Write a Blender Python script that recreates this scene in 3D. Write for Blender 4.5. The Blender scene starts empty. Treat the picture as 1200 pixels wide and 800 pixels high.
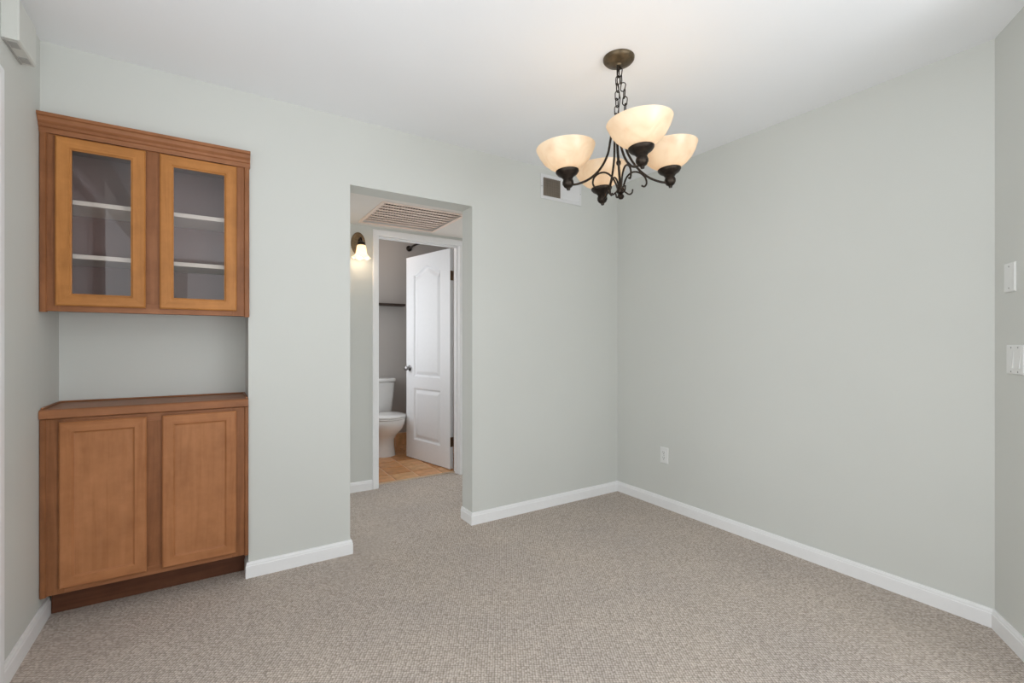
import bpy, bmesh, math, random
from mathutils import Vector, Matrix
from mathutils.geometry import tessellate_polygon
random.seed(7)
S = bpy.context.scene
COL = S.collection
PI = math.pi

# ------------------------------------------------------------------ room measures (metres)
H = 2.44                      # ceiling
CAMH = 1.1786
D, R, L = 2.693, 2.724, 0.614  # back wall, right wall, left wall (at x = -L)
T = 0.144                     # wall thickness of the back wall
X1, X2 = 0.6406, 1.4125       # passage through the back wall
NX, NY = 0.143, 2.976         # niche: right edge, depth
HEAD = 2.07                   # passage head
YE = 0.55                     # end of the right wall
ANG = Vector((-0.165, -0.108)).normalized()
YH, YB = 3.785, 3.900         # hall wall, two faces
HC = 2.125                    # hall ceiling
BX0, BX1, BY1 = 0.90, 2.45, 5.23   # bathroom

# ------------------------------------------------------------------ camera
cd = bpy.data.cameras.new('camera')
cam = bpy.data.objects.new('camera', cd)
COL.objects.link(cam)
cd.sensor_fit = 'HORIZONTAL'
cd.sensor_width = 36.0
cd.lens = 545.69 / 1200 * 36.0
cd.shift_y = 2.27 / 1200
cd.clip_start = 0.02
cam.location = (0, 0, CAMH)
cam.rotation_euler = (PI / 2, 0, -0.5681)
S.camera = cam

# ------------------------------------------------------------------ world, daylight, exposure
w = bpy.data.worlds.new('world')
S.world = w
w.use_nodes = True
bg = w.node_tree.nodes['Background']
bg.inputs['Color'].default_value = (0.93, 0.97, 1.0, 1)
bg.inputs['Strength'].default_value = 1.8

def area(name, loc, rot, sx, sy, power, color):
    ld = bpy.data.lights.new(name, 'AREA')
    ld.shape = 'RECTANGLE'; ld.size = sx; ld.size_y = sy
    ld.energy = power; ld.color = color
    o = bpy.data.objects.new(name, ld); COL.objects.link(o)
    o.location = loc; o.rotation_euler = rot
    return o
DAY = (0.915, 0.955, 1.0)
area('daylight_rear_window', (0.95, -3.10, 1.15), (math.radians(155), 0, 0), 2.5, 2.1, 40, DAY)
area('daylight_side_window', (-0.56, 0.15, 1.15), (math.radians(142), 0, -PI / 2), 2.2, 2.1, 25, DAY)
area('living_side_fill', (2.12, -1.65, 1.15), (math.radians(146), 0, PI / 2), 2.3, 2.1, 80, DAY)  # unseen opening and area light added here to fill the left wall
area('bathroom_fill', (0.86, 4.62, 1.45), (math.radians(86), 0, -PI / 2), 0.78, 1.28, 4.2, (0.97, 0.98, 1.0))  # added area light at an unseen opening, brightens the open door
S.view_settings.view_transform = 'Standard'
S.view_settings.look = 'None'
S.view_settings.exposure = 0.05
S.view_settings.gamma = 1.0
S.view_settings.use_curve_mapping = False
S.cycles.max_bounces = 12
S.cycles.diffuse_bounces = 8

# ------------------------------------------------------------------ materials
def newmat(name):
    m = bpy.data.materials.new(name); m.use_nodes = True
    nt = m.node_tree
    return m, nt, nt.nodes['Principled BSDF']

def N(nt, typ, **kw):
    n = nt.nodes.new(typ)
    for k, v in kw.items():
        if k in n.inputs: n.inputs[k].default_value = v
        else: setattr(n, k, v)
    return n

def coords(nt, scale=(1, 1, 1), rot=(0, 0, 0), src='Object'):
    tc = N(nt, 'ShaderNodeTexCoord'); mp = N(nt, 'ShaderNodeMapping')
    mp.inputs['Scale'].default_value = scale; mp.inputs['Rotation'].default_value = rot
    nt.links.new(tc.outputs[src], mp.inputs['Vector'])
    return mp.outputs['Vector']

def ramp(nt, fac, stops):
    r = N(nt, 'ShaderNodeValToRGB')
    e = r.color_ramp.elements
    e[0].position, e[0].color = stops[0][0], (*stops[0][1], 1)
    e[1].position, e[1].color = stops[-1][0], (*stops[-1][1], 1)
    for p, c in stops[1:-1]:
        q = e.new(p); q.color = (*c, 1)
    nt.links.new(fac, r.inputs['Fac'])
    return r.outputs['Color']

def bump(nt, bs, height, strength, dist):
    b = N(nt, 'ShaderNodeBump'); b.inputs['Strength'].default_value = strength; b.inputs['Distance'].default_value = dist
    nt.links.new(height, b.inputs['Height']); nt.links.new(b.outputs['Normal'], bs.inputs['Normal'])

def plain(name, col, rough=0.5, metal=0.0, var=0.04, scale=30, bmp=0.0, spec=None):
    m, nt, bs = newmat(name)
    bs.inputs['Roughness'].default_value = rough; bs.inputs['Metallic'].default_value = metal
    if spec is not None: bs.inputs['Specular IOR Level'].default_value = spec
    v = coords(nt)
    n = N(nt, 'ShaderNodeTexNoise', Scale=scale, Detail=3.0); nt.links.new(v, n.inputs['Vector'])
    c0 = tuple(x * (1 - var) for x in col); c1 = tuple(min(1, x * (1 + var)) for x in col)
    nt.links.new(ramp(nt, n.outputs['Fac'], [(0.3, c0), (0.7, c1)]), bs.inputs['Base Color'])
    if bmp: bump(nt, bs, n.outputs['Fac'], bmp, 0.002)
    return m

def painted(name, col, bscale, bstr, rough=0.75):
    m, nt, bs = newmat(name)
    bs.inputs['Roughness'].default_value = rough; bs.inputs['Specular IOR Level'].default_value = 0.25
    v = coords(nt)
    n1 = N(nt, 'ShaderNodeTexNoise', Scale=1.3, Detail=2.0); nt.links.new(v, n1.inputs['Vector'])
    nt.links.new(ramp(nt, n1.outputs['Fac'], [(0.3, tuple(x * .985 for x in col)), (0.7, tuple(x * 1.015 for x in col))]), bs.inputs['Base Color'])
    n2 = N(nt, 'ShaderNodeTexNoise', Scale=bscale, Detail=4.0); nt.links.new(v, n2.inputs['Vector'])
    bump(nt, bs, n2.outputs['Fac'], bstr, 0.001)
    return m

def wood(name, dark, mid, light, axis, rough=0.42):
    m, nt, bs = newmat(name)
    bs.inputs['Roughness'].default_value = rough; bs.inputs['Specular IOR Level'].default_value = 0.22
    sc = {'z': (38, 38, 2.2), 'x': (2.2, 38, 38)}[axis]
    v = coords(nt, sc)
    oi = N(nt, 'ShaderNodeObjectInfo')
    ad = N(nt, 'ShaderNodeVectorMath'); ad.operation = 'ADD'
    mu = N(nt, 'ShaderNodeMath'); mu.operation = 'MULTIPLY'; mu.inputs[1].default_value = 60
    nt.links.new(oi.outputs['Random'], mu.inputs[0]); nt.links.new(v, ad.inputs[0]); nt.links.new(mu.outputs[0], ad.inputs[1])
    n = N(nt, 'ShaderNodeTexNoise', Scale=1.0, Detail=6.0, Roughness=0.6, Distortion=0.6); nt.links.new(ad.outputs[0], n.inputs['Vector'])
    c1 = ramp(nt, n.outputs['Fac'], [(0.25, dark), (0.5, mid), (0.78, light)])
    v2 = coords(nt)
    b = N(nt, 'ShaderNodeTexNoise', Scale=7.0, Detail=4.0, Roughness=0.65); nt.links.new(v2, b.inputs['Vector'])
    c2 = ramp(nt, b.outputs['Fac'], [(0.3, (0.80, 0.78, 0.76)), (0.7, (1.08, 1.08, 1.08))])
    mx = N(nt, 'ShaderNodeMix'); mx.data_type = 'RGBA'; mx.blend_type = 'MULTIPLY'; mx.inputs['Factor'].default_value = 1.0
    nt.links.new(c1, mx.inputs['A']); nt.links.new(c2, mx.inputs['B'])
    nt.links.new(mx.outputs['Result'], bs.inputs['Base Color'])
    bump(nt, bs, n.outputs['Fac'], 0.08, 0.001)
    return m

def carpet_mat():
    m, nt, bs = newmat('carpet_loop')
    bs.inputs['Roughness'].default_value = 0.95; bs.inputs['Specular IOR Level'].default_value = 0.05
    v = coords(nt, (1.0, 1.0, 1.0), (0, 0, 0.55))
    vo = N(nt, 'ShaderNodeTexVoronoi', Scale=104.0, Randomness=0.35); nt.links.new(v, vo.inputs['Vector'])
    sep = N(nt, 'ShaderNodeSeparateColor'); nt.links.new(vo.outputs['Color'], sep.inputs['Color'])
    col = ramp(nt, sep.outputs['Red'], [(0.0, (0.515, 0.45, 0.396)), (0.5, (0.58, 0.512, 0.456)), (1.0, (0.65, 0.58, 0.52))])
    loop_shade = ramp(nt, vo.outputs['Distance'], [(0.28, (1, 1, 1)), (0.62, (0.55, 0.53, 0.51))])  # shade between the pile loops, put into the colour
    mx = N(nt, 'ShaderNodeMix'); mx.data_type = 'RGBA'; mx.blend_type = 'MULTIPLY'; mx.inputs['Factor'].default_value = 1.0
    nt.links.new(col, mx.inputs['A']); nt.links.new(loop_shade, mx.inputs['B'])
    big = N(nt, 'ShaderNodeTexNoise', Scale=2.2, Detail=3.0); nt.links.new(v, big.inputs['Vector'])
    tone = ramp(nt, big.outputs['Fac'], [(0.3, (0.95, 0.955, 0.97)), (0.7, (1.05, 1.045, 1.03))])
    m2 = N(nt, 'ShaderNodeMix'); m2.data_type = 'RGBA'; m2.blend_type = 'MULTIPLY'; m2.inputs['Factor'].default_value = 1.0
    nt.links.new(mx.outputs['Result'], m2.inputs['A']); nt.links.new(tone, m2.inputs['B'])
    nt.links.new(m2.outputs['Result'], bs.inputs['Base Color'])
    inv = N(nt, 'ShaderNodeMath'); inv.operation = 'SUBTRACT'; inv.inputs[0].default_value = 1.0
    nt.links.new(vo.outputs['Distance'], inv.inputs[1])
    bump(nt, bs, inv.outputs[0], 0.4, 0.003)
    return m

def tile_mat():
    m, nt, bs = newmat('terracotta_tile')
    bs.inputs['Roughness'].default_value = 0.4
    oi = N(nt, 'ShaderNodeObjectInfo')
    base = ramp(nt, oi.outputs['Random'], [(0.0, (0.56, 0.27, 0.105)), (0.5, (0.70, 0.37, 0.175)), (1.0, (0.70, 0.43, 0.22))])
    v = coords(nt, src='Object')
    n = N(nt, 'ShaderNodeTexNoise', Scale=14.0, Detail=4.0); nt.links.new(v, n.inputs['Vector'])
    c2 = ramp(nt, n.outputs['Fac'], [(0.3, (0.78, 0.74, 0.70)), (0.7, (1.15, 1.15, 1.15))])
    mx = N(nt, 'ShaderNodeMix'); mx.data_type = 'RGBA'; mx.blend_type = 'MULTIPLY'; mx.inputs['Factor'].default_value = 1.0
    nt.links.new(base, mx.inputs['A']); nt.links.new(c2, mx.inputs['B'])
    nt.links.new(mx.outputs['Result'], bs.inputs['Base Color'])
    return m

def glass_mat():
    m = bpy.data.materials.new('clear_glass'); m.use_nodes = True
    nt = m.node_tree; nt.nodes.clear()
    out = N(nt, 'ShaderNodeOutputMaterial'); tr = N(nt, 'ShaderNodeBsdfTransparent'); gl = N(nt, 'ShaderNodeBsdfGlossy')
    tr.inputs['Color'].default_value = (0.95, 0.94, 0.935, 1)
    gl.inputs['Roughness'].default_value = 0.01
    fr = N(nt, 'ShaderNodeFresnel', IOR=1.5); mx = N(nt, 'ShaderNodeMixShader')
    nt.links.new(fr.outputs[0], mx.inputs[0]); nt.links.new(tr.outputs[0], mx.inputs[1]); nt.links.new(gl.outputs[0], mx.inputs[2])
    nt.links.new(mx.outputs[0], out.inputs['Surface'])
    return m

def shade_mat(name, c0, c1, scale, emit):
    # lit lamp glass: diffuse + translucent, with the glow of the lamp it belongs to
    m = bpy.data.materials.new(name); m.use_nodes = True
    nt = m.node_tree; nt.nodes.clear()
    out = N(nt, 'ShaderNodeOutputMaterial')
    v = coords(nt)
    n = N(nt, 'ShaderNodeTexNoise', Scale=scale, Detail=3.0, Distortion=1.5); nt.links.new(v, n.inputs['Vector'])
    col = ramp(nt, n.outputs['Fac'], [(0.35, c0), (0.6, c1)])
    df = N(nt, 'ShaderNodeBsdfDiffuse'); tl = N(nt, 'ShaderNodeBsdfTranslucent'); em = N(nt, 'ShaderNodeEmission', Strength=emit)
    gl = N(nt, 'ShaderNodeBsdfGlossy', Roughness=0.25)
    for q in (df, tl, em): nt.links.new(col, q.inputs['Color'])
    a = N(nt, 'ShaderNodeMixShader'); a.inputs[0].default_value = 0.5
    nt.links.new(df.outputs[0], a.inputs[1]); nt.links.new(tl.outputs[0], a.inputs[2])
    g = N(nt, 'ShaderNodeMixShader'); g.inputs[0].default_value = 0.05
    nt.links.new(a.outputs[0], g.inputs[1]); nt.links.new(gl.outputs[0], g.inputs[2])
    s = N(nt, 'ShaderNodeAddShader')
    nt.links.new(g.outputs[0], s.inputs[0]); nt.links.new(em.outputs[0], s.inputs[1])
    nt.links.new(s.outputs[0], out.inputs['Surface'])
    return m

M = {}
M['wall'] = painted('greige_wall_paint', (0.592, 0.601, 0.570), 90, 0.12)
M['ceil'] = painted('white_ceiling_paint', (0.855, 0.87, 0.89), 60, 0.25)
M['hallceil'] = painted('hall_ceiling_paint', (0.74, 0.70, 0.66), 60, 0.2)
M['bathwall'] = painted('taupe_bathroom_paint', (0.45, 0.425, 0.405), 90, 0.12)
M['trim'] = plain('white_semigloss_trim', (0.80, 0.80, 0.80), 0.4, var=0.01)
M['door'] = plain('white_door_paint', (0.78, 0.785, 0.80), 0.38, var=0.01)
M['carpet'] = carpet_mat()
M['tile'] = tile_mat()
M['grout'] = plain('sandy_grout', (0.80, 0.58, 0.41), 0.9, var=0.1)
M['edge'] = plain('threshold_metal', (0.55, 0.42, 0.30), 0.5, var=0.1)
M['udoor_v'] = wood('maple_door_lit_upright', (0.352, 0.143, 0.038), (0.448, 0.189, 0.053), (0.523, 0.230, 0.069), 'z')  # upper doors catch more light; that lift is put into this lighter tone
M['udoor_h'] = wood('maple_door_lit_cross', (0.352, 0.143, 0.038), (0.448, 0.189, 0.053), (0.523, 0.230, 0.069), 'x')
M['frame_v'] = wood('cherry_frame_upright', (0.201, 0.079, 0.033), (0.271, 0.110, 0.045), (0.341, 0.148, 0.065), 'z')
M['frame_h'] = wood('cherry_frame_cross', (0.241, 0.094, 0.038), (0.311, 0.131, 0.058), (0.372, 0.163, 0.077), 'x')
M['ldoor_v'] = wood('maple_lower_door_upright', (0.314, 0.124, 0.048), (0.387, 0.162, 0.065), (0.439, 0.192, 0.084), 'z')
M['ldoor_h'] = wood('maple_lower_door_cross', (0.314, 0.124, 0.048), (0.387, 0.162, 0.065), (0.439, 0.192, 0.084), 'x')
M['lpanel'] = wood('maple_lower_panel', (0.345, 0.144, 0.057), (0.403, 0.174, 0.073), (0.439, 0.197, 0.087), 'z')
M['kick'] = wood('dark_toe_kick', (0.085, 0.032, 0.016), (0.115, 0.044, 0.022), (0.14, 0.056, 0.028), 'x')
M['cabin'] = plain('mauve_cabinet_lining', (0.25, 0.158, 0.145), 0.6, var=0.05, scale=8)
M['shelf'] = plain('cream_shelf_edge', (0.84, 0.77, 0.70), 0.5, var=0.02)
M['glass'] = glass_mat()
M['bronze'] = plain('oil_rubbed_bronze', (0.030, 0.022, 0.016), 0.42, 0.75, var=0.4, scale=60)
M['canopy'] = plain('aged_bronze', (0.115, 0.085, 0.05), 0.45, 0.7, var=0.3, scale=50)
M['plate'] = plain('antique_bronze_plate', (0.24, 0.17, 0.10), 0.35, 0.8, var=0.3, scale=50)
M['alabaster'] = shade_mat('alabaster_glass', (0.86, 0.72, 0.55), (0.93, 0.82, 0.66), 9, 0.06)
M['frost'] = shade_mat('frosted_sconce_glass', (0.95, 0.86, 0.68), (0.97, 0.90, 0.75), 20, 0.30)
M['white'] = plain('white_plastic', (0.72, 0.725, 0.71), 0.4, var=0.01)
M['chime'] = plain('painted_plastic_cover', (0.60, 0.605, 0.57), 0.5, var=0.01)
M['slot'] = plain('grey_slot', (0.40, 0.40, 0.385), 0.7)
M['black'] = plain('dark_recess', (0.03, 0.026, 0.022), 0.8)
M['duct'] = plain('dark_duct', (0.10, 0.08, 0.06), 0.6, 0.3)
M['ventw'] = plain('white_enamel_vent', (0.66, 0.66, 0.66), 0.45, var=0.02)
M['ventt'] = plain('dark_vent_blade', (0.24, 0.20, 0.16), 0.5, var=0.1)  # blades of the open half, set darker than the white frame
M['louver'] = plain('cream_return_louver', (0.82, 0.67, 0.58), 0.5, var=0.03)
M['porcelain'] = plain('white_porcelain', (0.80, 0.80, 0.79), 0.12, var=0.01)
M['nickel'] = plain('brushed_nickel', (0.28, 0.27, 0.27), 0.3, 0.95, var=0.1)
M['hinge'] = plain('brown_bronze_hinge', (0.16, 0.10, 0.06), 0.4, 0.7, var=0.2)
M['darkwood'] = plain('espresso_wood', (0.035, 0.022, 0.016), 0.5, var=0.2)
M['screw'] = plain('grey_screw', (0.35, 0.35, 0.34), 0.4, 0.5)

# ------------------------------------------------------------------ mesh builder
class MB:
    def __init__(s): s.v = []; s.f = []; s.m = []
    def add(s, vs, fs, mi=0):
        b = len(s.v); s.v += [tuple(p) for p in vs]
        for f in fs: s.f.append(tuple(b + i for i in f)); s.m.append(mi)
    def box(s, x0, x1, y0, y1, z0, z1, bev=0.0, mi=0):
        if bev <= 0:
            vs = [(x, y, z) for z in (z0, z1) for y in (y0, y1) for x in (x0, x1)]
            s.add(vs, [(0, 2, 3, 1), (4, 5, 7, 6), (0, 1, 5, 4), (2, 6, 7, 3), (0, 4, 6, 2), (1, 3, 7, 5)], mi); return s
        bm = bmesh.new(); bmesh.ops.create_cube(bm, size=1)
        for q in bm.verts: q.co = ((x0 + x1) / 2 + q.co.x * (x1 - x0), (y0 + y1) / 2 + q.co.y * (y1 - y0), (z0 + z1) / 2 + q.co.z * (z1 - z0))
        bmesh.ops.bevel(bm, geom=list(bm.edges), offset=bev, segments=2, affect='EDGES', profile=0.5)
        s.bm(bm, mi); return s
    def bm(s, bm, mi=0):
        bm.verts.index_update()
        s.add([q.co[:] for q in bm.verts], [[q.index for q in f.verts] for f in bm.faces], mi); bm.free()
    def rings(s, rings, closed=True, cap0=True, cap1=True, mi=0):
        n = len(rings[0]); vs = [p for r in rings for p in r]; fs = []
        for i in range(len(rings) - 1):
            for j in range(n if closed else n - 1):
                k = (j + 1) % n
                fs.append((i * n + j, i * n + k, (i + 1) * n + k, (i + 1) * n + j))
        if cap0: fs.append(tuple(range(n))[::-1])
        if cap1: fs.append(tuple((len(rings) - 1) * n + j for j in range(n)))
        s.add(vs, fs, mi); return s
    def lathe(s, prof, c=(0, 0, 0), seg=32, cap0=False, cap1=False, sx=1, sy=1, mi=0):
        rs = [[(c[0] + r * sx * math.cos(2 * PI * j / seg), c[1] + r * sy * math.sin(2 * PI * j / seg), c[2] + z) for j in range(seg)] for r, z in prof]
        return s.rings(rs, True, cap0, cap1, mi)
    def tube(s, pts, rad, seg=8, closed=False, mi=0):
        pts = [Vector(p) for p in pts]; n = len(pts); rs = []
        rad = rad if isinstance(rad, (list, tuple)) else [rad] * n
        up = None
        for i in range(n):
            t = (pts[(i + 1) % n] - pts[(i - 1) % n]) if closed else (pts[min(i + 1, n - 1)] - pts[max(i - 1, 0)])
            t.normalize()
            if up is None:
                a = Vector((0, 0, 1)) if abs(t.z) < 0.9 else Vector((1, 0, 0))
                up = (a - t * a.dot(t)).normalized()
            else:
                up = (up - t * up.dot(t)).normalized()
            b = t.cross(up)
            rs.append([pts[i] + (up * math.cos(2 * PI * j / seg) + b * math.sin(2 * PI * j / seg)) * rad[i] for j in range(seg)])
        if closed: rs.append(rs[0])
        return s.rings(rs, True, not closed, not closed, mi)
    def rects(s, loops, x0, x1, z0, z1, fill_last=True, fill_first=True, mv=0, mh=0, mf=0):
        """nested rectangles (inset, y): mitred frame profile; faces on the sides take mv, top and bottom mh, the fill mf"""
        vs = []
        for ins, y in loops:
            a, b, c, d = x0 + ins, x1 - ins, z0 + ins, z1 - ins
            vs += [(a, y, c), (b, y, c), (b, y, d), (a, y, d)]
        for i in range(len(loops) - 1):
            for j in range(4):
                k = (j + 1) % 4
                f = (i * 4 + j, i * 4 + k, (i + 1) * 4 + k, (i + 1) * 4 + j)
                s.add([vs[q] for q in f], [(0, 1, 2, 3)], mh if j in (0, 2) else mv)
        if fill_last: s.add(vs[-4:], [(0, 1, 2, 3)], mf)
        if fill_first: s.add(vs[:4], [(3, 2, 1, 0)], mf)
        return s
    def prism(s, poly, z0, z1, mi=0):
        n = len(poly)
        return s.rings([[(x, y, z0) for x, y in poly], [(x, y, z1) for x, y in poly]], mi=mi)
    def build(s, name, mats, parent=None, off=(0, 0, 0), smooth=0, merge=True):
        me = bpy.data.meshes.new(name)
        me.from_pydata([(p[0] - off[0], p[1] - off[1], p[2] - off[2]) for p in s.v], [], s.f)
        for mt in (mats if isinstance(mats, (list, tuple)) else [mats]): me.materials.append(M[mt])
        for p, mi in zip(me.polygons, s.m): p.material_index = mi
        bm = bmesh.new(); bm.from_mesh(me)
        if merge: bmesh.ops.remove_doubles(bm, verts=bm.verts, dist=1e-5)
        bmesh.ops.recalc_face_normals(bm, faces=bm.faces)
        if smooth:
            for f in bm.faces: f.smooth = True
            for e in bm.edges:
                if len(e.link_faces) == 2 and e.calc_face_angle(0) > math.radians(smooth): e.smooth = False
        bm.to_mesh(me); bm.free()
        o = bpy.data.objects.new(name, me); COL.objects.link(o)
        if parent: o.parent = parent
        return o

def tag(o, label=None, cat=None, group=None, kind=None):
    if label: o['label'] = label
    if cat: o['category'] = cat
    if group: o['group'] = group
    if kind: o['kind'] = kind
    return o
def thing(name, label, cat, loc=(0, 0, 0), rz=0, group=None, kind=None):
    o = bpy.data.objects.new(name, None); COL.objects.link(o)
    o.location = loc; o.rotation_euler = (0, 0, rz); o.empty_display_size = 0.05
    return tag(o, label, cat, group, kind)
def struct(name, mb, mat, label, cat, smooth=0):
    return tag(mb.build(name, mat, smooth=smooth), label, cat, kind='structure')
def dup(o, parent, loc=None, rot=None):
    c = o.copy(); COL.objects.link(c); c.parent = parent
    if loc is not None: c.location = loc
    if rot is not None: c.rotation_euler = rot
    for ch in list(o.children):
        g = ch.copy(); COL.objects.link(g); g.parent = c
    return c

# ------------------------------------------------------------------ room shell
# floors
struct('floor', MB().box(-3.0, 4.0, -3.6, 3.888, -0.12, 0.0), 'carpet', 'taupe loop-pile carpet running from the dining room into the hall', 'floor')
fb = struct('floor_bathroom', MB().box(BX0 - .1, BX1 + .1, 3.894, BY1 + .1, -0.12, -0.004), 'grout', 'terracotta tiled bathroom floor beyond the white panelled door', 'floor')
tx0, ty0, pit = 1.316 - 0.216 * 2, 3.896, 0.216
tile_me = None
g = 0.0075
for i in range(8):
    for j in range(7):
        xa, ya = tx0 + i * pit, ty0 + j * pit
        xb, yb = min(xa + pit, BX1), min(ya + pit, BY1)
        if xb - xa < .03 or yb - ya < .03: continue
        xa = max(xa, BX0)
        full = abs(xb - xa - pit) < 1e-6 and abs(yb - ya - pit) < 1e-6
        hx, hy = (xb - xa) / 2 - g, (yb - ya) / 2 - g
        if full and tile_me:
            o = bpy.data.objects.new('tile', tile_me); COL.objects.link(o); o.parent = fb
        else:
            o = MB().box(-hx, hx, -hy, hy, -0.006, 0.0035, 0.002).build('tile', 'tile', fb)
            if full: tile_me = o.data
        o.location = ((xa + xb) / 2, (ya + yb) / 2, random.uniform(-0.0006, 0.0006))
struct('trim_1', MB().box(1.125, 1.855, 3.872, 3.900, -0.004, 0.006, 0.002), 'edge', 'thin strip between carpet and bathroom tile in the doorway', 'threshold')

# ceilings
struct('ceiling', MB().box(-L - .1, R + .1, -3.3, D + .0, H, H + .1), 'ceil', 'white painted ceiling of the dining room', 'ceiling')
GX0, GX1, GY0, GY1 = 0.952, 1.556, 3.085, 3.690
cb = MB()
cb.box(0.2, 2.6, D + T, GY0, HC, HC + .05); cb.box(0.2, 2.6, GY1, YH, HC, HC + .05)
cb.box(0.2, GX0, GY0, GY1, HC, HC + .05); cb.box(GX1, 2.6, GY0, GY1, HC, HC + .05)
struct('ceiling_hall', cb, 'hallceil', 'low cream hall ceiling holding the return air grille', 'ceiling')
struct('ceiling_bathroom', MB().box(BX0 - .1, BX1 + .1, YB, BY1 + .1, H, H + .1), 'ceil', 'white bathroom ceiling above the toilet', 'ceiling')

# back wall with niche and passage
wb = MB()
wb.box(NX, X1, D, D + T, 0, H)
wb.box(X1, X2, D, D + T, HEAD, H)
wb.box(X2, R + .1, D, D + T, 0, H)
wb.box(-L, NX, D, NY + .05, 2.118, H)
wb.box(-L - .1, NX + .06, NY, NY + .06, 0, 2.118)
wb.box(NX, NX + .06, D + T, NY, 0, H)
struct('wall_back', wb, 'wall', 'pale grey back wall with the cabinet niche and the hall passage', 'wall')
DL0, DL1, DLH = 1.42, 2.190, 2.045
wl = MB()
wl.box(-L - .12, -L, DL1, NY + .06, 0, H)
wl.box(-L - .12, -L, DL0, DL1, DLH, H)
wl.box(-L - .12, -L, 1.3, DL0, 0, H)
wl.box(-L - .12, -L, -3.3, -1.0, 0, H)
wl.box(-L - .12, -L, -1.0, 1.3, 2.25, H)
struct('wall_left', wl, 'wall', 'pale grey side wall beside the wooden cabinets', 'wall')
P0 = Vector((R, YE)); P1 = P0 + ANG * 0.62
out = Vector((ANG.y, -ANG.x)) * -1
if out.x < 0: out = -out
struct('wall_right', MB().box(R, R + .1, YE, D, 0, H), 'wall', 'long blank pale grey wall with one outlet', 'wall')
struct('wall_angled', MB().prism([P0[:], P1[:], (P1 + Vector((0.1, -0.02)))[:], (R + .1, YE)], 0, H), 'wall', 'short angled pale grey wall with the switch plates', 'wall')
struct('wall_living', MB().box(P1.x, P1.x + .1, -0.45, P1.y - .02, 0, H).box(P1.x, P1.x + .1, -3.3, -2.9, 0, H).box(P1.x, P1.x + .1, -2.9, -.45, 2.25, H), 'wall', 'pale grey wall continuing past the angled corner', 'wall')
wr = MB()
wr.box(-L, -.35, -3.3, -3.18, 0, H); wr.box(2.25 - .05, P1.x, -3.3, -3.18, 0, H); wr.box(-.35, 2.2, -3.3, -3.18, 2.25, H)
struct('wall_rear', wr, 'wall', 'pale grey rear wall with the wide patio opening', 'wall')
# hall + bathroom walls
wh = MB()
wh.box(0.2, 1.108, YH, YB, 0, H); wh.box(1.872, 2.6, YH, YB, 0, H); wh.box(1.108, 1.872, YH, YB, 2.072, H)
# unseen doorways at both hall ends, opened up to let world light in
wh.box(0.2, 0.3, NY + .06, 3.20, 0, HC); wh.box(0.2, 0.3, 3.20, YH, 2.04, HC)
wh.box(2.5, 2.6, D + T, 2.95, 0, HC); wh.box(2.5, 2.6, 2.95, YH, 2.04, HC)
struct('wall_hall', wh, 'wall', 'grey hall wall with the sconce and the bathroom doorway', 'wall')
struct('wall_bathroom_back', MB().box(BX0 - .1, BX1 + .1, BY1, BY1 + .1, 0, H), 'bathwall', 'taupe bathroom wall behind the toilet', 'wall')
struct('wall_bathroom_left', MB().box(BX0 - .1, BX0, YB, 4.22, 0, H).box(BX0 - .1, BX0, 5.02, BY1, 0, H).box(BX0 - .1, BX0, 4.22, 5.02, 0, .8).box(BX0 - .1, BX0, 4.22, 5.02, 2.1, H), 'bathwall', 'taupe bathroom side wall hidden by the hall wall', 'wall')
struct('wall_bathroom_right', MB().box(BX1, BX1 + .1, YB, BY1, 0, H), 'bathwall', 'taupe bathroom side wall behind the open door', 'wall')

# baseboards: swept profile with mitred corners, one object per wall
PROF = [(0, 0), (.013, 0), (.013, .058), (.0105, .062), (.0105, .068), (.007, .078), (0, .078)]
def baseboard(path, names, labels, prof=PROF):
    pts = [Vector(p) for p in path]; n = len(pts); secs = []
    for i, p in enumerate(pts):
        def rn(a, b): d = (b - a).normalized(); return Vector((d.y, -d.x))
        if i == 0: m = rn(pts[0], pts[1])
        elif i == n - 1: m = rn(pts[-2], pts[-1])
        else:
            a, b = rn(pts[i - 1], p), rn(p, pts[i + 1]); m = (a + b) / (1 + a.dot(b))
        secs.append([(p.x + m.x * o, p.y + m.y * o, z) for o, z in prof])
    groups = {}
    for i in range(n - 1): groups.setdefault(names[i], []).append(i)
    for nm, idx in groups.items():
        mb = MB()
        for i in idx: mb.rings([secs[i], secs[i + 1]])
        struct(nm, mb, 'trim', labels[nm], 'baseboard')
baseboard([(X2, D + T), (X2, D), (R, D), (R, YE), (P0 + ANG * 0.60)[:]],
          ['baseboard_back', 'baseboard_back', 'baseboard_right', 'baseboard_angled'],
          {'baseboard_back': 'white baseboard between the hall passage and the room corner', 'baseboard_right': 'long white baseboard under the wall outlet', 'baseboard_angled': 'short white baseboard under the switch plates'})
baseboard([(NX, 2.788), (NX, D), (X1, D), (X1, D + T)], ['baseboard_pier'] * 3, {'baseboard_pier': 'white baseboard on the wall pier between cabinets and passage'})
baseboard([(-L, 2.254), (-L, 2.788)], ['baseboard_left'], {'baseboard_left': 'white baseboard running up to the toe kick of the cabinet'})
baseboard([(0.31, YH), (1.074, YH)], ['baseboard_hall'], {'baseboard_hall': 'white baseboard under the hall sconce'})
bt = MB().box(BX0, BX1, BY1 - .006, BY1, 0, .15)
bb = struct('baseboard_bathroom', bt, 'grout', 'brown tile skirting along the bathroom wall behind the toilet', 'baseboard')
for i in range(8):
    xa = tx0 + i * pit; xb = min(xa + pit, BX1); xa = max(xa, BX0)
    if xb - xa < .03: continue
    MB().box(xa + .004, xb - .004, BY1 - .014, BY1 - .004, .004, .145, .002).build('tile', 'tile', bb)

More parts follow.
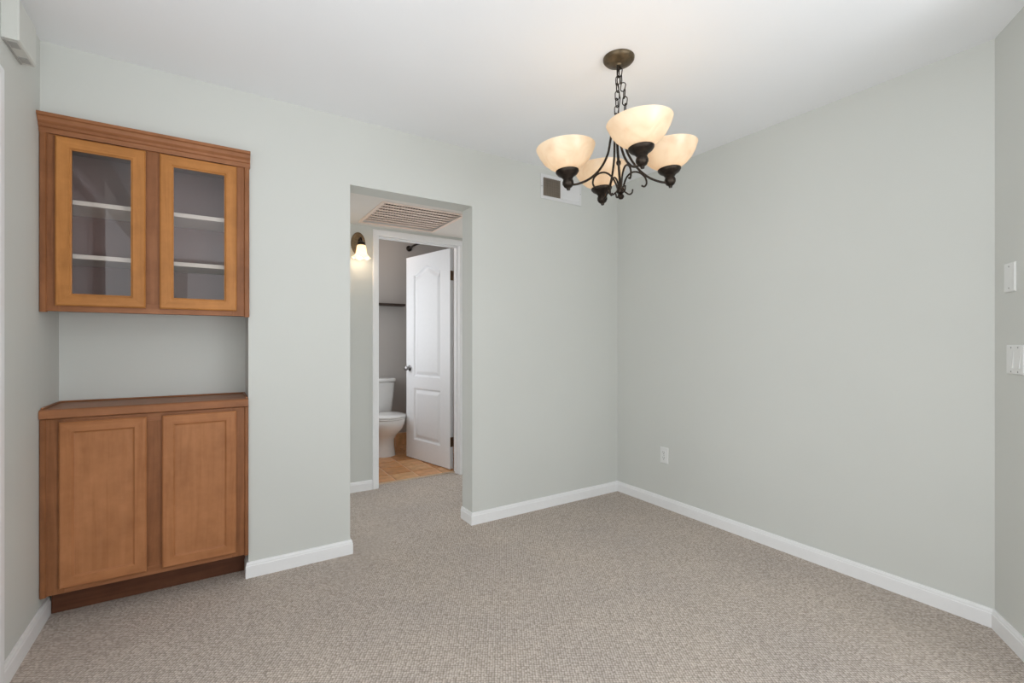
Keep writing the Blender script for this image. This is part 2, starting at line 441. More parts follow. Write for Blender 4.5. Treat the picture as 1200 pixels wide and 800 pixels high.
# bathroom door casing and jamb
def casing(name, x0, x1, ztop, wcas, y, yback, label, lip=0.015):
    mb = MB()
    prof = [(0, 0), (0, -lip * .75), (.008, -lip), (wcas - .008, -lip * .8), (wcas, -lip * .5), (wcas, 0)]
    # outline runs up one side, over the head, down the other
    secs = []
    for (px, pz, sx, sz) in ((x0, 0, -1, 0), (x0, ztop, -1, 1), (x1, ztop, 1, 1), (x1, 0, 1, 0)):
        secs.append([(px + sx * (wcas - o), y + yy, pz + sz * (wcas - o)) for o, yy in prof])
    for i in range(3): mb.rings([secs[i], secs[i + 1]])
    # jamb lining with door stop
    for xs, sg in ((x0, 1), (x1, -1)):
        a, b = sorted((xs - sg * .017, xs)); mb.box(a, b, y, yback, 0, ztop)
        a, b = sorted((xs, xs + sg * .010)); mb.box(a, b, y + .040, y + .072, 0, ztop - .01)
    mb.box(x0 - .017, x1 + .017, y, yback, ztop, ztop + .017)
    mb.box(x0, x1, y + .040, y + .072, ztop - .010, ztop)
    return struct(name, mb, 'trim', label, 'door casing')
casing('trim_2', 1.125, 1.855, 2.055, 0.048, YH, YB, 'white casing around the bathroom doorway')

# side door on the left wall (only the edge of its casing is in view)
t = thing('door_1', 'white door in the side wall next to the cabinets, only its casing edge showing', 'door', (-L, (DL0 + DL1) / 2, 0), PI / 2, kind='structure')
hw = (DL1 - DL0) / 2
mb = MB(); wc = 0.062
prof = [(0, 0), (0, -.012), (.010, -.017), (wc - .016, -.017), (wc - .010, -.010), (wc, -.009), (wc, 0)]
secs = [[(px + sx * (wc - o), yy, pz + sz * (wc - o)) for o, yy in prof] for (px, pz, sx, sz) in ((-hw, 0, -1, 0), (-hw, DLH, -1, 1), (hw, DLH, 1, 1), (hw, 0, 1, 0))]
for i in range(3): mb.rings([secs[i], secs[i + 1]])
mb.build('casing', 'trim', t)
lf = MB().rects([(0, .07), (0, .035), (.12, .035), (.13, .042), (.15, .042), (.17, .036)], -hw + .004, hw - .004, .012, DLH - .004).build('leaf', 'door', t)
MB().lathe([(.012, 0), (.014, .02), (.026, .03), (.030, .045), (.022, .060), (.0, .066)], seg=20).build('door_knob', 'nickel', lf, smooth=40).matrix_local = Matrix.Translation((hw - .07, .035, .96)) @ Matrix.Rotation(PI / 2, 4, 'X')

# ------------------------------------------------------------------ bathroom door, standing open
A = Vector((1.839, 3.949)); Bv = Vector((1.677, 4.663)); dl = (Bv - A).normalized()
LW, LH, LT = 0.732, 2.062, 0.035
# local frame: x runs from the hinge edge to the free edge, y goes into the leaf, z up; seen face at y = 0
t = thing('door_2', 'white two panel bathroom door with arched top panel, standing open', 'door', (A.x, A.y, 0), math.atan2(dl.y, dl.x), kind='structure')
# rotate so that local +y points away from the viewer (to the right of the leaf direction): mirror by using negative y
def panel_outline(x0, x1, z0, z1, arch, n=18):
    pts = [(x0, z0), (x1, z0)]
    if arch <= 0: return pts + [(x1, z1), (x0, z1)]
    for i in range(n + 1):
        u = i / n
        s = 1 - u
        # cathedral arch: flat shoulders, then an S-curve up to the crest
        q = abs(s - .5) * 2
        hgt = 0.5 * (1 + math.cos(PI * min(1, q / .86)))
        pts.append((x0 + (x1 - x0) * s, z1 + arch * hgt))
    return pts
def offset_poly(poly, d):
    n = len(poly); res = []
    for i in range(n):
        p0, p1, p2 = Vector(poly[i - 1]), Vector(poly[i]), Vector(poly[(i + 1) % n])
        a = (p1 - p0).normalized(); b = (p2 - p1).normalized()
        na, nb = Vector((-a.y, a.x)), Vector((-b.y, b.x))
        m = (na + nb) / max(0.3, 1 + na.dot(nb))
        res.append((p1 + m * d)[:])
    return res
panels = [panel_outline(.152, .600, .845, 1.875, .068), panel_outline(.152, .600, .205, .728, 0)]
F = -1  # outward direction of the seen face along local y is +y after mirroring below
mb = MB()
def door_face(mb, y, holes):
    outer = [(0, .012), (LW, .012), (LW, LH), (0, LH)]
    polys = [[Vector((x, z, 0)) for x, z in outer]] + [[Vector((x, z, 0)) for x, z in h] for h in holes]
    flat = [p for q in polys for p in q]
    mb.add([(p.x, y, p.y) for p in flat], tessellate_polygon(polys))
door_face(mb, 0, panels)
mb.add([(0, -LT, .012), (LW, -LT, .012), (LW, -LT, LH), (0, -LT, LH)], [(0, 1, 2, 3)])
o4 = [(0, .012), (LW, .012), (LW, LH), (0, LH)]
mb.rings([[(x, 0, z) for x, z in o4], [(x, -LT, z) for x, z in o4]], cap0=False, cap1=False)
leaf = mb.build('leaf', 'door', t)
for pl in panels:
    pm = MB()
    loops = [(0, 0), (.005, -.004), (.012, -.015), (.022, -.017), (.044, -.007), (.056, -.003), (.060, -.003)]
    pm.rings([[(x, y, z) for x, z in offset_poly(pl, d)] for d, y in loops], cap0=False, cap1=True)
    pm.build('panel', 'door', leaf, smooth=25)
for z in (0.262, 1.81):
    h_ = MB(); h_.box(-.003, .0, -.033, -.002, z - .045, z + .045, .0008)
    h_.build('hinge', 'hinge', t)
    k = MB().lathe([(.0, -.047), (.006, -.045), (.006, .045), (.0, .047)], (-.007, -LT - .003, z), 12).build('hinge_pin', 'hinge', t, smooth=40)
knob_prof = [(.030, 0), (.031, .004), (.026, .008), (.012, .012), (.011, .026), (.020, .034), (.027, .044), (.026, .054), (.016, .061), (0, .063)]
for ysg in (1, -1):
    k = MB().lathe(knob_prof, seg=24).build('door_knob', 'nickel', leaf, smooth=40)
    k.matrix_local = Matrix.Translation((.668, 0 if ysg > 0 else -LT, .925)) @ Matrix.Rotation(-PI / 2 * ysg, 4, 'X')

# ------------------------------------------------------------------ wall cabinet with glass doors
YF = D - .012                 # front of the face frames
cx = (NX - L) / 2
def prism_x(mb, prof, x0, x1, mi=0):
    mb.rings([[(x0, y, z) for y, z in prof], [(x1, y, z) for y, z in prof]], mi=mi); return mb
UZ0, UZ1 = 1.314, 2.112
loc = (cx, D, UZ0)
t = thing('wall_cabinet', 'wooden wall cabinet with two glass doors set high in the niche', 'cabinet', loc)
cl, cr, cbk = -L + .004, NX - .004, NY - .003
bx = MB()
bx.box(cl, cl + .016, YF + .02, cbk, UZ0 + .012, UZ1); bx.box(cr - .016, cr, YF + .02, cbk, UZ0 + .012, UZ1)
bx.box(cl + .016, cr - .016, YF + .02, cbk, UZ0 + .012, UZ0 + .030); bx.box(cl + .016, cr - .016, YF + .02, cbk, UZ1 - .045, UZ1 - .03)
bx.box(cl + .016, cr - .016, cbk - .006, cbk, UZ0 + .03, UZ1 - .045)
bx.build('carcass', 'cabin', t, loc)
def face_frame(name, x0, x1, z0, z1, xs, rb, rt, yf, th=.02):
    """outer stiles, centre stile (xs), bottom and top rails"""
    f = MB()
    f.box(x0, xs[0], yf, yf + th, z0, z1, .0015, 0); f.box(xs[3], x1, yf, yf + th, z0, z1, .0015, 0)
    f.box(xs[1], xs[2], yf + .0006, yf + th, z0 + rb, z1 - rt, 0, 0)
    f.box(xs[0], xs[3], yf + .0004, yf + th, z0, z0 + rb, .0012, 1); f.box(xs[0], xs[3], yf + .0004, yf + th, z1 - rt, z1, .0012, 1)
    return f
face_frame('face_frame', cl + .012, cr - .010, UZ0, UZ1, (-.545, -.285, -.195, .072), .042, .05, YF).build('face_frame', ['frame_v', 'frame_h'], t, loc)
for xa, xb in ((-L + .001, -L + .024), (NX - .020, NX + .003)):
    s_ = MB(); s_.prism([(xa, D - .0005), (xa, YF - .004), (xa + .004, YF - .009), (xb - .004, YF - .009), (xb, YF - .004), (xb, D - .0005)] if True else [], UZ0 - .004, 2.066)
    s_.build('scribe_strip', 'frame_v', t, loc)
crown = [(D - .0008, 2.055), (YF - .010, 2.055), (YF - .012, 2.074), (YF - .018, 2.078), (YF - .019, 2.088), (YF - .030, 2.098), (YF - .036, 2.112), (YF - .044, 2.116), (YF - .044, 2.128), (D - .0008, 2.128)]
prism_x(MB(), crown, -L + .001, NX + .006).build('crown_molding', 'frame_h', t, loc)
def cab_door(x0, x1, z0, z1, wst, yf, mv, mh, th=.019):
    mb = MB()
    mb.rects([(wst, yf - .001), (0.002, yf - .001), (0, yf - .003), (0, yf - th + .005), (.0055, yf - th), (wst - .008, yf - th), (wst - .003, yf - th + .005), (wst, yf - th + .006), (wst, yf - .001)],
             x0, x1, z0, z1, False, False, 0, 1)
    return mb
for x0, x1 in ((-.563, -.264), (-.213, .091)):
    dr = cab_door(x0, x1, 1.338, 2.049, .052, YF, 0, 1).build('door', ['udoor_v', 'udoor_h'], t, loc)
    MB().box(x0 + .048, x1 - .048, YF - .011, YF - .008, 1.386, 2.001).build('glass_pane', 'glass', dr, loc)
for z in (1.791, 1.557):
    MB().box(cl + .017, cr - .017, YF + .045, cbk - .008, z - .010, z + .010, .002).build('shelf', 'shelf', t, loc)

# ------------------------------------------------------------------ base cabinet and its wooden top
BZ0, BZ1 = 0.122, 0.862
loc = (cx, D, 0)
t = thing('base_cabinet', 'wooden base cabinet with two recessed panel doors under the wooden top', 'cabinet', loc)
bx = MB()
bx.box(cl, cl + .016, YF + .02, cbk, BZ0, BZ1 - .002); bx.box(cr - .016, cr, YF + .02, cbk, BZ0, BZ1 - .002)
bx.box(cl + .016, cr - .016, YF + .02, cbk, BZ0, BZ0 + .016); bx.box(cl + .016, cr - .016, cbk - .006, cbk, BZ0, BZ1 - .002)
bx.build('carcass', 'frame_v', t, loc)
face_frame('face_frame', cl + .012, cr - .010, BZ0, BZ1 - .001, (-.535, -.275, -.19, .072), .04, .035, YF).build('face_frame', ['frame_v', 'frame_h'], t, loc)
for xa, xb in ((-L + .001, -L + .022), (NX - .018, NX - .001)):
    MB().prism([(xa, D + .03), (xa, YF - .003), (xa + .004, YF - .007), (xb - .004, YF - .007), (xb, YF - .003), (xb, D + .03)], BZ0 - .002, BZ1 - .001).build('scribe_strip', 'frame_v', t, loc)
for x0, x1 in ((-.552, -.260), (-.204, .090)):
    dr = cab_door(x0, x1, .146, .847, .050, YF, 0, 1).build('door', ['ldoor_v', 'ldoor_h'], t, loc)
    MB().rects([(0, YF - .002), (0, YF - .0125), (.003, YF - .0120)], x0 + .048, x1 - .048, .194, .802).build('panel', 'lpanel', dr, loc)
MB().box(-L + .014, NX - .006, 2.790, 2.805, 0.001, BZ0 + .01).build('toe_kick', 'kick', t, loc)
loc = (cx, D, BZ1)
t = thing('countertop', 'wooden top of the base cabinet in the open niche', 'countertop', loc)
mb = MB(); prism_x(mb, [(NY - .002, .8635), (D - .024, .8635), (D - .028, .867), (D - .028, .893), (D - .024, .899), (D - .016, .9025), (NY - .002, .9025)], -L + .002, NX - .002)
mb.build('top_board', 'frame_h', t, loc)
mb = MB()
mb.box(-L + .002, -L + .012, D + .0, NY - .012, .9025, .910, .002); mb.box(-L + .002, NX - .002, NY - .012, NY - .002, .9025, .910, .002); mb.box(NX - .012, NX - .002, D, NY - .012, .9025, .910, .002)
mb.build('edge_strip', 'frame_h', t, loc)

# ------------------------------------------------------------------ chandelier
CX, CY = 1.506, 1.482
rgt = Vector((math.cos(.5681), -math.sin(.5681), 0))
loc = (CX, CY, H)
t = thing('chandelier', 'bronze four-arm chandelier with lit alabaster bowl shades hanging on a chain', 'chandelier', loc)
MB().lathe([(0, -.034), (.010, -.034), (.014, -.028), (.030, -.026), (.060, -.018), (.067, -.010), (.068, -.001), (0, -.001)], seg=40).build('canopy', 'canopy', t, smooth=35)
def link_mb(lh=.040, lw=.020, r=.0024):
    pts = []
    n = 20
    for i in range(n):
        a = 2 * PI * i / n
        x = math.cos(a) * lw / 2; z = math.sin(a) * lw / 2 + (lh - lw) / 2 * (1 if math.sin(a) >= 0 else -1)
        pts.append((x, 0, z))
    return MB().tube(pts, r, 6, closed=True)
ch = MB().tube([(0, 0, -.028), (.008, 0, -.034), (.009, 0, -.046), (0, 0, -.056), (-.009, 0, -.046), (-.008, 0, -.034), (0, 0, -.028)], .003, 8).build('chain', 'bronze', t, smooth=60)
lk = None
zz = -.066
i = 0
while zz > -.335:
    if lk is None: lk = o = link_mb().build('link', 'bronze', ch, smooth=60)
    else: o = lk.copy(); COL.objects.link(o)
    o.location = rgt * (-.012 * min(1, -zz / .3)) + Vector((0, 0, zz)); o.rotation_euler = (0, 0, .3 + (i % 2) * PI / 2)
    zz -= .033; i += 1
# slack end of the chain
sl = [(.004, -.002, -.062, .1), (.010, -.004, -.094, .15), (.018, -.008, -.126, .2), (.024, -.010, -.155, -.1), (.027, -.011, -.187, .1), (.028, -.011, -.219, -.1)]
for i, (x, y, z, tl) in enumerate(sl):
    o = lk.copy(); COL.objects.link(o); o.location = (x, y, z); o.rotation_euler = (0, tl, -.5 + (i % 2) * PI / 2)
# lamp cord threaded through the chain
MB().tube([(0, 0, -.03), (-.006, .004, -.10), (.005, -.004, -.18), (-.005, .004, -.26), (0, 0, -.34)], .0022, 6).build('cord', 'bronze', t, smooth=60)
z0 = 1.806 - H
stem = MB().lathe([(0, z0), (.008, z0 + .002), (.014, z0 + .010), (.013, z0 + .018), (.007, z0 + .024), (.016, z0 + .030), (.018, z0 + .042), (.012, z0 + .054), (.006, z0 + .062),
            (.0055, z0 + .150), (.010, z0 + .156), (.011, z0 + .166), (.006, z0 + .174), (.0055, z0 + .270), (.016, z0 + .280), (.020, z0 + .295), (.012, z0 + .312), (.004, z0 + .322), (0, z0 + .324)], seg=20).build('stem', 'bronze', t, smooth=40)
RA = 0.236
# the hanging frame leans a little: the whole body below the chain is turned about its top loop
piv = Vector((0, 0, 2.130 - H)); fwd = Vector((math.sin(.5681), math.cos(.5681), 0))
LEAN = Matrix.Translation(piv + rgt * -.012 + Vector((0, 0, .008))) @ Matrix.Rotation(math.radians(-4.0), 4, fwd) @ Matrix.Translation(-piv)
stem.matrix_local = LEAN
base_ang = math.atan2(-.035 * math.sin(.5681) - .25 * math.cos(.5681), .035 * math.cos(.5681) - .25 * math.sin(.5681))
def bez(pts, n=8):
    P = [Vector(p) for p in pts]; res = []
    for i in range(len(P) - 1):
        p0, p1, p2, p3 = P[max(i - 1, 0)], P[i], P[i + 1], P[min(i + 2, len(P) - 1)]
        for k in range(n):
            u = k / n
            res.append(.5 * ((2 * p1) + (p2 - p0) * u + (2 * p0 - 5 * p1 + 4 * p2 - p3) * u * u + (3 * p1 - p0 - 3 * p2 + p3) * u ** 3))
    res.append(P[-1]); return res
def radial(pts): return [(r, 0, z - H) for r, z in pts]
arm_mb = MB().tube(bez(radial([(.012, 2.105), (.022, 2.10), (.030, 2.07), (.048, 2.005), (.085, 1.945), (.135, 1.902), (.190, 1.880), (RA, 1.876)])), .0052, 8)
scr_mb = MB().tube(bez(radial([(.010, 1.842), (.018, 1.872), (.034, 1.905), (.062, 1.926), (.094, 1.923), (.118, 1.903), (.124, 1.877), (.113, 1.861), (.099, 1.866)])), .0042, 8)
hk_mb = MB().tube(bez(radial([(.010, 1.850), (.022, 1.838), (.038, 1.828), (.052, 1.834), (.057, 1.850)])), .0036, 8)
cup_prof = [(0, 1.852), (.007, 1.853), (.009, 1.861), (.018, 1.867), (.0245, 1.879), (.0245, 1.889), (.020, 1.900), (.027, 1.911), (.043, 1.921), (.0505, 1.931), (.0505, 1.937), (.044, 1.9385), (.020, 1.930), (0, 1.930)]
cup_mb = MB().lathe([(r, z - H) for r, z in cup_prof], (RA, 0, 0), 28)
sh_out = [(.034, 1.9365), (.052, 1.944), (.078, 1.960), (.100, 1.982), (.116, 2.008), (.126, 2.032), (.128, 2.038)]
sh_in = [(.124, 2.038), (.111, 2.010), (.096, 1.987), (.075, 1.966), (.050, 1.950), (.030, 1.943), (0, 1.9415)]
sh_mb = MB().lathe([(0, 1.9362 - H)] + [(r, z - H) for r, z in sh_out + sh_in], (RA, 0, 0), 40)
bulb_mb = MB().lathe([(0, 1.944), (.012, 1.946), (.013, 1.962), (.020, 1.976), (.024, 1.992), (.018, 2.008), (0, 2.014)], seg=20)
bulb_mb.v = [(p[0] + RA, p[1], p[2] - H) for p in bulb_mb.v]
M['bulb'] = shade_mat('lit_bulb', (1, .86, .66), (1, .88, .70), 5, 2.0)
first = {}
for k in range(4):
    ang = base_ang + k * PI / 2
    for nm, mbx, mt, sm in (('arm', arm_mb, 'bronze', 60), ('scroll', scr_mb, 'bronze', 60), ('hook', hk_mb, 'bronze', 60), ('socket_cup', cup_mb, 'bronze', 40), ('shade', sh_mb, 'alabaster', 60)):
        if nm not in first: first[nm] = o = mbx.build(nm, mt, t, smooth=sm)
        else: o = first[nm].copy(); COL.objects.link(o)
        o.matrix_local = LEAN @ Matrix.Rotation(ang, 4, 'Z')
        if nm == 'shade':
            if 'bulb' not in first: first['bulb'] = b = bulb_mb.build('bulb', 'bulb', o, smooth=60)
            else: b = first['bulb'].copy(); COL.objects.link(b); b.parent = o
    ld = bpy.data.lights.new('chandelier_lamp', 'POINT'); ld.energy = 0.12; ld.color = (1.0, .86, .68); ld.shadow_soft_size = .025
    lo = bpy.data.objects.new('chandelier_lamp', ld); COL.objects.link(lo)
    lo.location = Vector(loc) + LEAN @ Vector((RA * math.cos(ang), RA * math.sin(ang), 2.03 - H))

# ------------------------------------------------------------------ hall sconce
loc = (.962, YH, 1.972)
t = thing('wall_sconce', 'small lit hall sconce with oval bronze plate and flared glass shade', 'sconce', loc)
mb = MB()
mb.rings([[(rx * math.cos(2 * PI * j / 32), y, rz_ * math.sin(2 * PI * j / 32)) for j in range(32)] for rx, rz_, y in ((.056, .090, -.001), (.056, .090, -.008), (.050, .084, -.013), (.040, .072, -.015), (.030, .060, -.020), (.004, .01, -.022))])
mb.build('backplate', 'plate', t, smooth=35)
MB().tube(bez([(0, -.018, .012), (0, -.050, .030), (0, -.085, .030), (0, -.100, .008), (0, -.100, -.010)]), .007, 10).build('arm', 'bronze', t, smooth=60)
MB().lathe([(0, .006), (.014, .004), (.030, -.010), (.032, -.026), (.030, -.028), (0, -.026)], (0, -.100, 0), 24).build('socket_cup', 'bronze', t, smooth=40)
seg = 48; rs = []
for r, z, wv in [(.010, -.027, 0), (.034, -.030, 0), (.040, -.045, .01), (.043, -.075, .02), (.048, -.105, .03), (.058, -.128, .06), (.072, -.142, .10), (.080, -.148, .13),
                 (.077, -.147, .13), (.069, -.139, .10), (.055, -.125, .06), (.045, -.104, .03), (.040, -.075, .02), (.037, -.046, .01), (.030, -.034, 0)]:
    r *= .86; z = -.027 + (z + .027) * .86
    rs.append([(r * (1 + wv * math.cos(6 * 2 * PI * j / seg)) * math.cos(2 * PI * j / seg), -.100 + r * (1 + wv * math.cos(6 * 2 * PI * j / seg)) * math.sin(2 * PI * j / seg), z + .05 * wv * math.cos(6 * 2 * PI * j / seg)) for j in range(seg)])
shd = MB().rings(rs, True, True, True).build('shade', 'frost', t, smooth=60)
MB().lathe([(0, -.036), (.012, -.038), (.013, -.055), (.022, -.072), (.025, -.088), (.018, -.102), (0, -.108)], (0, -.100, 0), 20).build('bulb', 'bulb', shd, smooth=60)
ld = bpy.data.lights.new('sconce_lamp', 'POINT'); ld.energy = 0.5; ld.color = (1.0, .80, .60); ld.shadow_soft_size = .03
lo = bpy.data.objects.new('sconce_lamp', ld); COL.objects.link(lo); lo.location = (.962, YH - .10, 1.835)

# ------------------------------------------------------------------ unseen bathroom ceiling lamp, added for warm light above the shelf
t = thing('added_ceiling_lamp', 'added unseen round ceiling lamp warming the bathroom wall above the toilet', 'lamp', (1.5, 4.75, H))
MB().lathe([(0, -.07), (.06, -.066), (.11, -.05), (.135, -.02), (.14, -.001), (0, -.001)], seg=32).build('diffuser', 'frost', t, smooth=50)
ld = bpy.data.lights.new('added_bathroom_lamp', 'POINT'); ld.energy = 1.6; ld.color = (1.0, .78, .66); ld.shadow_soft_size = .10
lo = bpy.data.objects.new('added_bathroom_lamp', ld); COL.objects.link(lo); lo.location = (1.5, 4.75, 2.25)

# ------------------------------------------------------------------ supply vent on the back wall
vx0, vx1, vz0, vz1 = 1.958, 2.338, 2.216, 2.392
loc = ((vx0 + vx1) / 2, D, (vz0 + vz1) / 2)
t = thing('supply_vent', 'white supply air vent near the ceiling, one half of its vanes open', 'vent', loc)
mb = MB(); W2, H2 = (vx1 - vx0) / 2, (vz1 - vz0) / 2
a0, a1, b0, b1 = 1.980 - loc[0], 2.136 - loc[0], 2.156 - loc[0], 2.316 - loc[0]
zz0, zz1 = -H2 + .024, H2 - .024
y1 = -.006
mb.box(-W2, W2, y1, -.0005, zz1, H2, .002); mb.box(-W2, W2, y1, -.0005, -H2, zz0, .002)
for xa, xb in ((-W2, a0), (a1, b0), (b1, W2)): mb.box(xa, xb, y1, -.0005, zz0, zz1)
mb.build('frame', 'ventw', t)
MB().box(a0, a1, -.0012, -.0004, zz0, zz1).build('dark_backing', 'duct', t)  # flat sheet; the open duct's shade is put into its dark colour
MB().box(b0, b1, -.0012, -.0004, zz0, zz1).build('damper', 'ventw', t)
v0 = MB().box(-.0012, .0012, -.0065, .0045, zz0, zz1).build('vane', 'ventt', t)
for i in range(10):
    o = v0 if i == 0 else v0.copy()
    if i: COL.objects.link(o)
    o.location = (a0 + (i + .5) * (a1 - a0) / 10, -.006, 0); o.rotation_euler = (0, 0, .35)
for k in range(7):
    MB().box(a0, a1, -.0045, -.003, zz0 + (k + .5) * (zz1 - zz0) / 7 - .001, zz0 + (k + .5) * (zz1 - zz0) / 7 + .001).build('cross_vane', 'ventt', t)
v1 = MB().box(-.0075, .0075, -.001, .001, zz0, zz1).build('vane', 'ventw', t)
for i in range(9):
    o = v1 if i == 0 else v1.copy()
    if i: COL.objects.link(o)
    o.location = (b0 + (i + .5) * (b1 - b0) / 9, -.005, 0); o.rotation_euler = (0, 0, -.25)
for sx in (-W2 + .010, W2 - .010):
    MB().lathe([(0, 0), (.004, 0), (.003, .0015), (0, .002)], seg=10).build('screw', 'screw', t).matrix_local = Matrix.Translation((sx, y1, 0)) @ Matrix.Rotation(PI / 2, 4, 'X')

# ------------------------------------------------------------------ return air grille in the hall ceiling
loc = ((GX0 + GX1) / 2, (GY0 + GY1) / 2, HC)
t = thing('return_air_grille', 'square louvered return air grille in the hall ceiling', 'vent', loc)
gw, gh = (GX1 - GX0) / 2, (GY1 - GY0) / 2
mb = MB()
for (xa, xb, ya, yb) in ((-gw - .012, gw + .012, -gh - .012, -gh + .012), (-gw - .012, gw + .012, gh - .012, gh + .012), (-gw - .012, -gw + .012, -gh + .012, gh - .012), (gw - .012, gw + .012, -gh + .012, gh - .012)):
    mb.box(xa, xb, ya, yb, -.005, -.0005)
mb.build('frame', 'louver', t)
mb = MB(); mb.box(-gw, gw, -gh, gh, .20, .21); mb.box(-gw, gw, -gh - .004, -gh, .051, .2); mb.box(-gw, gw, gh, gh + .004, .051, .2); mb.box(-gw - .004, -gw, -gh, gh, .051, .2); mb.box(gw, gw + .004, -gh, gh, .051, .2)
mb.build('plenum', 'duct', t)
nl = 9; pl_ = (2 * gh - .024) / nl
lv = MB().box(-gw + .012, gw - .012, -.0235, .0235, -.0012, .0012).build('louver', 'louver', t)
for i in range(nl):
    o = lv if i == 0 else lv.copy()
    if i: COL.objects.link(o)
    o.location = (0, -gh + .012 + (i + .5) * pl_, .010); o.rotation_euler = (math.radians(5), 0, 0)
br = MB().box(-.0022, .0022, -gh + .012, gh - .012, -.004, .004).build('cross_bar', 'louver', t)
for i in range(29):
    o = br if i == 0 else br.copy()
    if i: COL.objects.link(o)
    o.location = (-gw + .012 + (i + .5) * (2 * gw - .024) / 29, 0, .018)

# ------------------------------------------------------------------ toilet
TX, TY = 1.50, BY1
loc = (TX, TY - .015, 0)
t = thing('toilet', 'white two-piece toilet with closed lid in the bathroom', 'toilet', loc)
def oval(cxx, cyy, a, bf, bb_, z, n=32):
    return [(cxx + a * math.cos(2 * PI * j / n), cyy + (bf if math.sin(2 * PI * j / n) < 0 else bb_) * math.sin(2 * PI * j / n), z) for j in range(n)]
def rrect(x0, x1, y0, y1, r, z, n=5):
    pts = []
    for (px, py, a) in ((x1 - r, y1 - r, 0), (x0 + r, y1 - r, PI / 2), (x0 + r, y0 + r, PI), (x1 - r, y0 + r, 1.5 * PI)):
        for i in range(n + 1): pts.append((px + r * math.cos(a + PI / 2 * i / n), py + r * math.sin(a + PI / 2 * i / n), z))
    return pts
cyb = -.445     # bowl centre, from the wall
MB().rings([oval(0, -.36, .118, .115, .20, .004), oval(0, -.36, .116, .113, .20, .02), oval(0, -.365, .104, .105, .19, .10), oval(0, -.37, .102, .11, .19, .18), oval(0, -.40, .122, .14, .20, .235),
            oval(0, cyb, .158, .19, .23, .30), oval(0, cyb, .180, .225, .24, .355), oval(0, cyb, .187, .235, .245, .395), oval(0, cyb, .182, .230, .24, .405), oval(0, cyb, .10, .12, .12, .405)]).build('bowl', 'porcelain', t, smooth=50)
MB().rings([oval(0, cyb, .186, .236, .215, .407), oval(0, cyb, .190, .240, .218, .411), oval(0, cyb, .190, .240, .218, .420), oval(0, cyb, .186, .236, .215, .424)]).build('seat', 'porcelain', t, smooth=50)
MB().rings([oval(0, cyb, .188, .238, .215, .427), oval(0, cyb, .192, .242, .218, .431), oval(0, cyb, .191, .241, .217, .441), oval(0, cyb, .17, .22, .20, .448), oval(0, cyb, .08, .1, .1, .450)]).build('seat_lid', 'porcelain', t, smooth=50)
MB().rings([rrect(-.140, .140, -.180, -.01, .03, .405), rrect(-.150, .150, -.185, -.006, .03, .43), rrect(-.168, .168, -.192, -.004, .03, .60), rrect(-.180, .180, -.196, -.003, .03, .752), rrect(-.170, .170, -.19, -.008, .03, .757)]).build('tank', 'porcelain', t, smooth=50)
MB().rings([rrect(-.186, .186, -.203, -.001, .03, .759), rrect(-.191, .191, -.207, -.001, .03, .764), rrect(-.191, .191, -.207, -.001, .03, .786), rrect(-.183, .183, -.200, -.004, .03, .795)]).build('tank_lid', 'porcelain', t, smooth=50)
MB().tube([(-.12, -.19, .70), (-.12, -.212, .70), (-.075, -.216, .694), (-.05, -.216, .690)], .007, 8).build('flush_lever', 'nickel', t, smooth=50)

# ------------------------------------------------------------------ bathroom shelf and curved rod
mb = MB().box(1.18, 1.826, BY1 - .125, BY1 - .001, 1.602, 1.626, .002)
o = mb.build('wall_shelf', 'darkwood', None, (1.5, BY1, 1.614)); o.location = (1.5, BY1, 1.614)
tag(o, 'thin dark wooden shelf on the bathroom wall above the toilet', 'shelf')
loc = (1.912, BY1, 2.285)
t = thing('shower_rod', 'dark metal rod with round flange high on the bathroom wall', 'rod', loc)
MB().lathe([(.034, .0), (.034, .006), (.030, .016), (.018, .024), (.012, .034), (0, .034)], seg=24).build('flange', 'bronze', t, smooth=40).matrix_local = Matrix.Rotation(PI / 2, 4, 'X')
MB().tube(bez([(0, -.02, 0), (-.006, -.10, 0), (-.012, -.25, 0), (.03, -.45, 0), (.12, -.68, 0), (.28, -.90, 0), (.50, -1.05, 0)]), .011, 10).build('rod', 'bronze', t, smooth=60)

# ------------------------------------------------------------------ door chime over the side door
loc = (-L, 2.365, 2.224)
t = thing('door_chime', 'pale box-shaped door chime high on the side wall near the ceiling', 'chime', loc, PI / 2)
cw, chh, cdp = .093, .150, .044
MB().rects([(0, -.0005), (0, -cdp + .004), (.004, -cdp)], -cw, cw, 0, chh).build('cover', 'chime', t)
for xs in (-.052, .055):
    MB().box(xs - .022, xs + .022, -cdp + .010, -.010, -.0015, .0005).build('sound_slot', 'slot', t)
MB().box(-cw + .004, cw - .004, -.006, -.001, -.004, -.0002).build('backplate', 'slot', t)

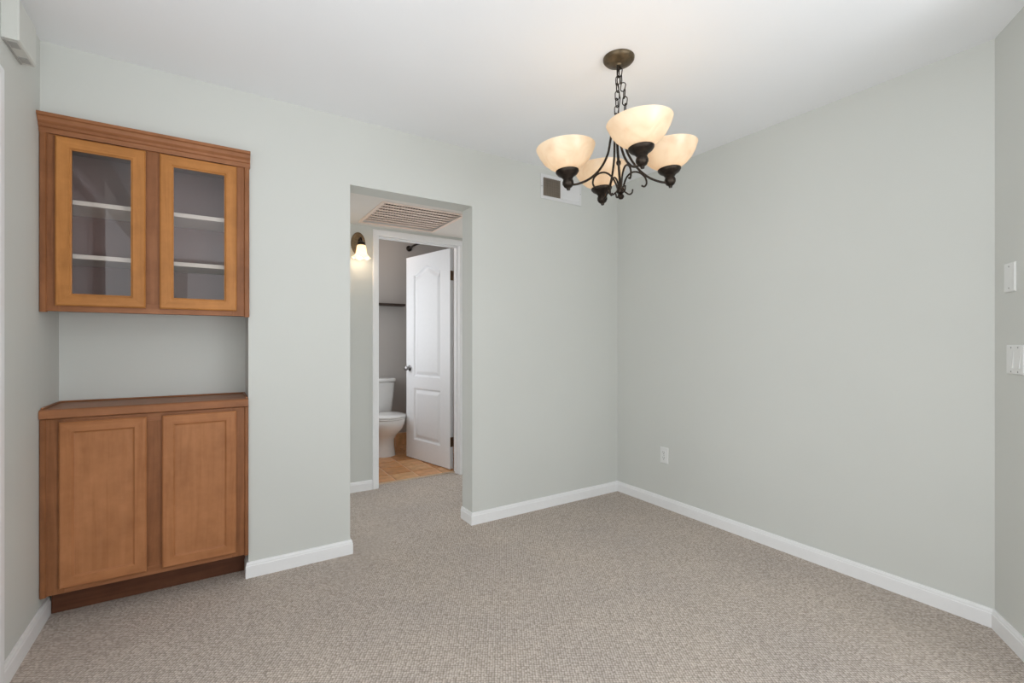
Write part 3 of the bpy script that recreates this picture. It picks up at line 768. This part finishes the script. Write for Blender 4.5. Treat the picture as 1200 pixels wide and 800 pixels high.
# ------------------------------------------------------------------ outlet and switch plates
def plate_root(name, label, cat, x, y, z, rz): return thing(name, label, cat, (x, y, z), rz)
def cover(w_, h_, t, mat='white'):
    return MB().rects([(0, -.0003), (0, -.003), (.003, -.0058), (.006, -.0062)], -w_ / 2, w_ / 2, -h_ / 2, h_ / 2).build('cover_plate', mat, t)
def screw(t, x, z):
    MB().lathe([(0, .0018), (.002, .0016), (.0035, .0004), (.0035, 0)], seg=10).build('screw', 'screw', t).matrix_local = Matrix.Translation((x, -.0060, z)) @ Matrix.Rotation(PI / 2, 4, 'X')
# right wall faces -x: local -y must point to -x -> rotate by -90 degrees
t = plate_root('wall_outlet', 'white duplex outlet low on the long blank wall', 'outlet', R, 2.231, .376, -PI / 2)
cover(.070, .114, t)
for zc in (.0195, -.0195):
    rc = MB(); rc.rings([[(.0165 * math.cos(a) , -.0055, zc + max(-.0125, min(.0125, .0165 * math.sin(a)))) for a in [2 * PI * j / 24 for j in range(24)]],
                         [(.0160 * math.cos(a), -.0085, zc + max(-.012, min(.012, .016 * math.sin(a)))) for a in [2 * PI * j / 24 for j in range(24)]]])
    ro = rc.build('receptacle', 'white', t)
    for xs, hh in ((-.0065, .009), (.0065, .007)):
        MB().box(xs - .0014, xs + .0014, -.0090, -.0080, zc + .001 - hh / 2 + .003, zc + .001 + hh / 2 + .003).build('slot', 'black', ro)
    MB().lathe([(0, 0), (.0026, 0), (.0026, .001), (0, .001)], seg=10).build('ground_hole', 'black', ro).matrix_local = Matrix.Translation((0, -.0081, zc - .0075)) @ Matrix.Rotation(PI / 2, 4, 'X')
screw(t, 0, 0)
angr = math.atan2(ANG.y, ANG.x)     # local x along the angled wall
def on_ang(s): q = P0 + ANG * s; return q.x, q.y
x, y = on_ang(.118)
t = plate_root('blank_plate', 'blank white cover plate on the angled wall above the switches', 'wall plate', x, y, 1.437, angr)
cover(.076, .114, t)
for z in (.042, -.042): screw(t, 0, z)
x, y = on_ang(.156)
t = plate_root('light_switch', 'white two-gang rocker light switch on the angled wall', 'light switch', x, y, 1.116, angr)
cover(.116, .114, t)
for xs in (-.023, .023):
    MB().rects([(0, -.0055), (0, -.0068), (.0012, -.0068), (.0014, -.0050)], xs - .0175, xs + .0175, -.0345, .0345).build('switch_frame', 'white', t)
    k = MB(); prism_x(k, [(-.004, -.0325), (-.0105, -.0325), (-.0075, 0), (-.0065, .0325), (-.004, .0325)], xs - .0155, xs + .0155)
    k.build('rocker', 'white', t)
    for z in (.0465, -.0465): screw(t, xs, z)
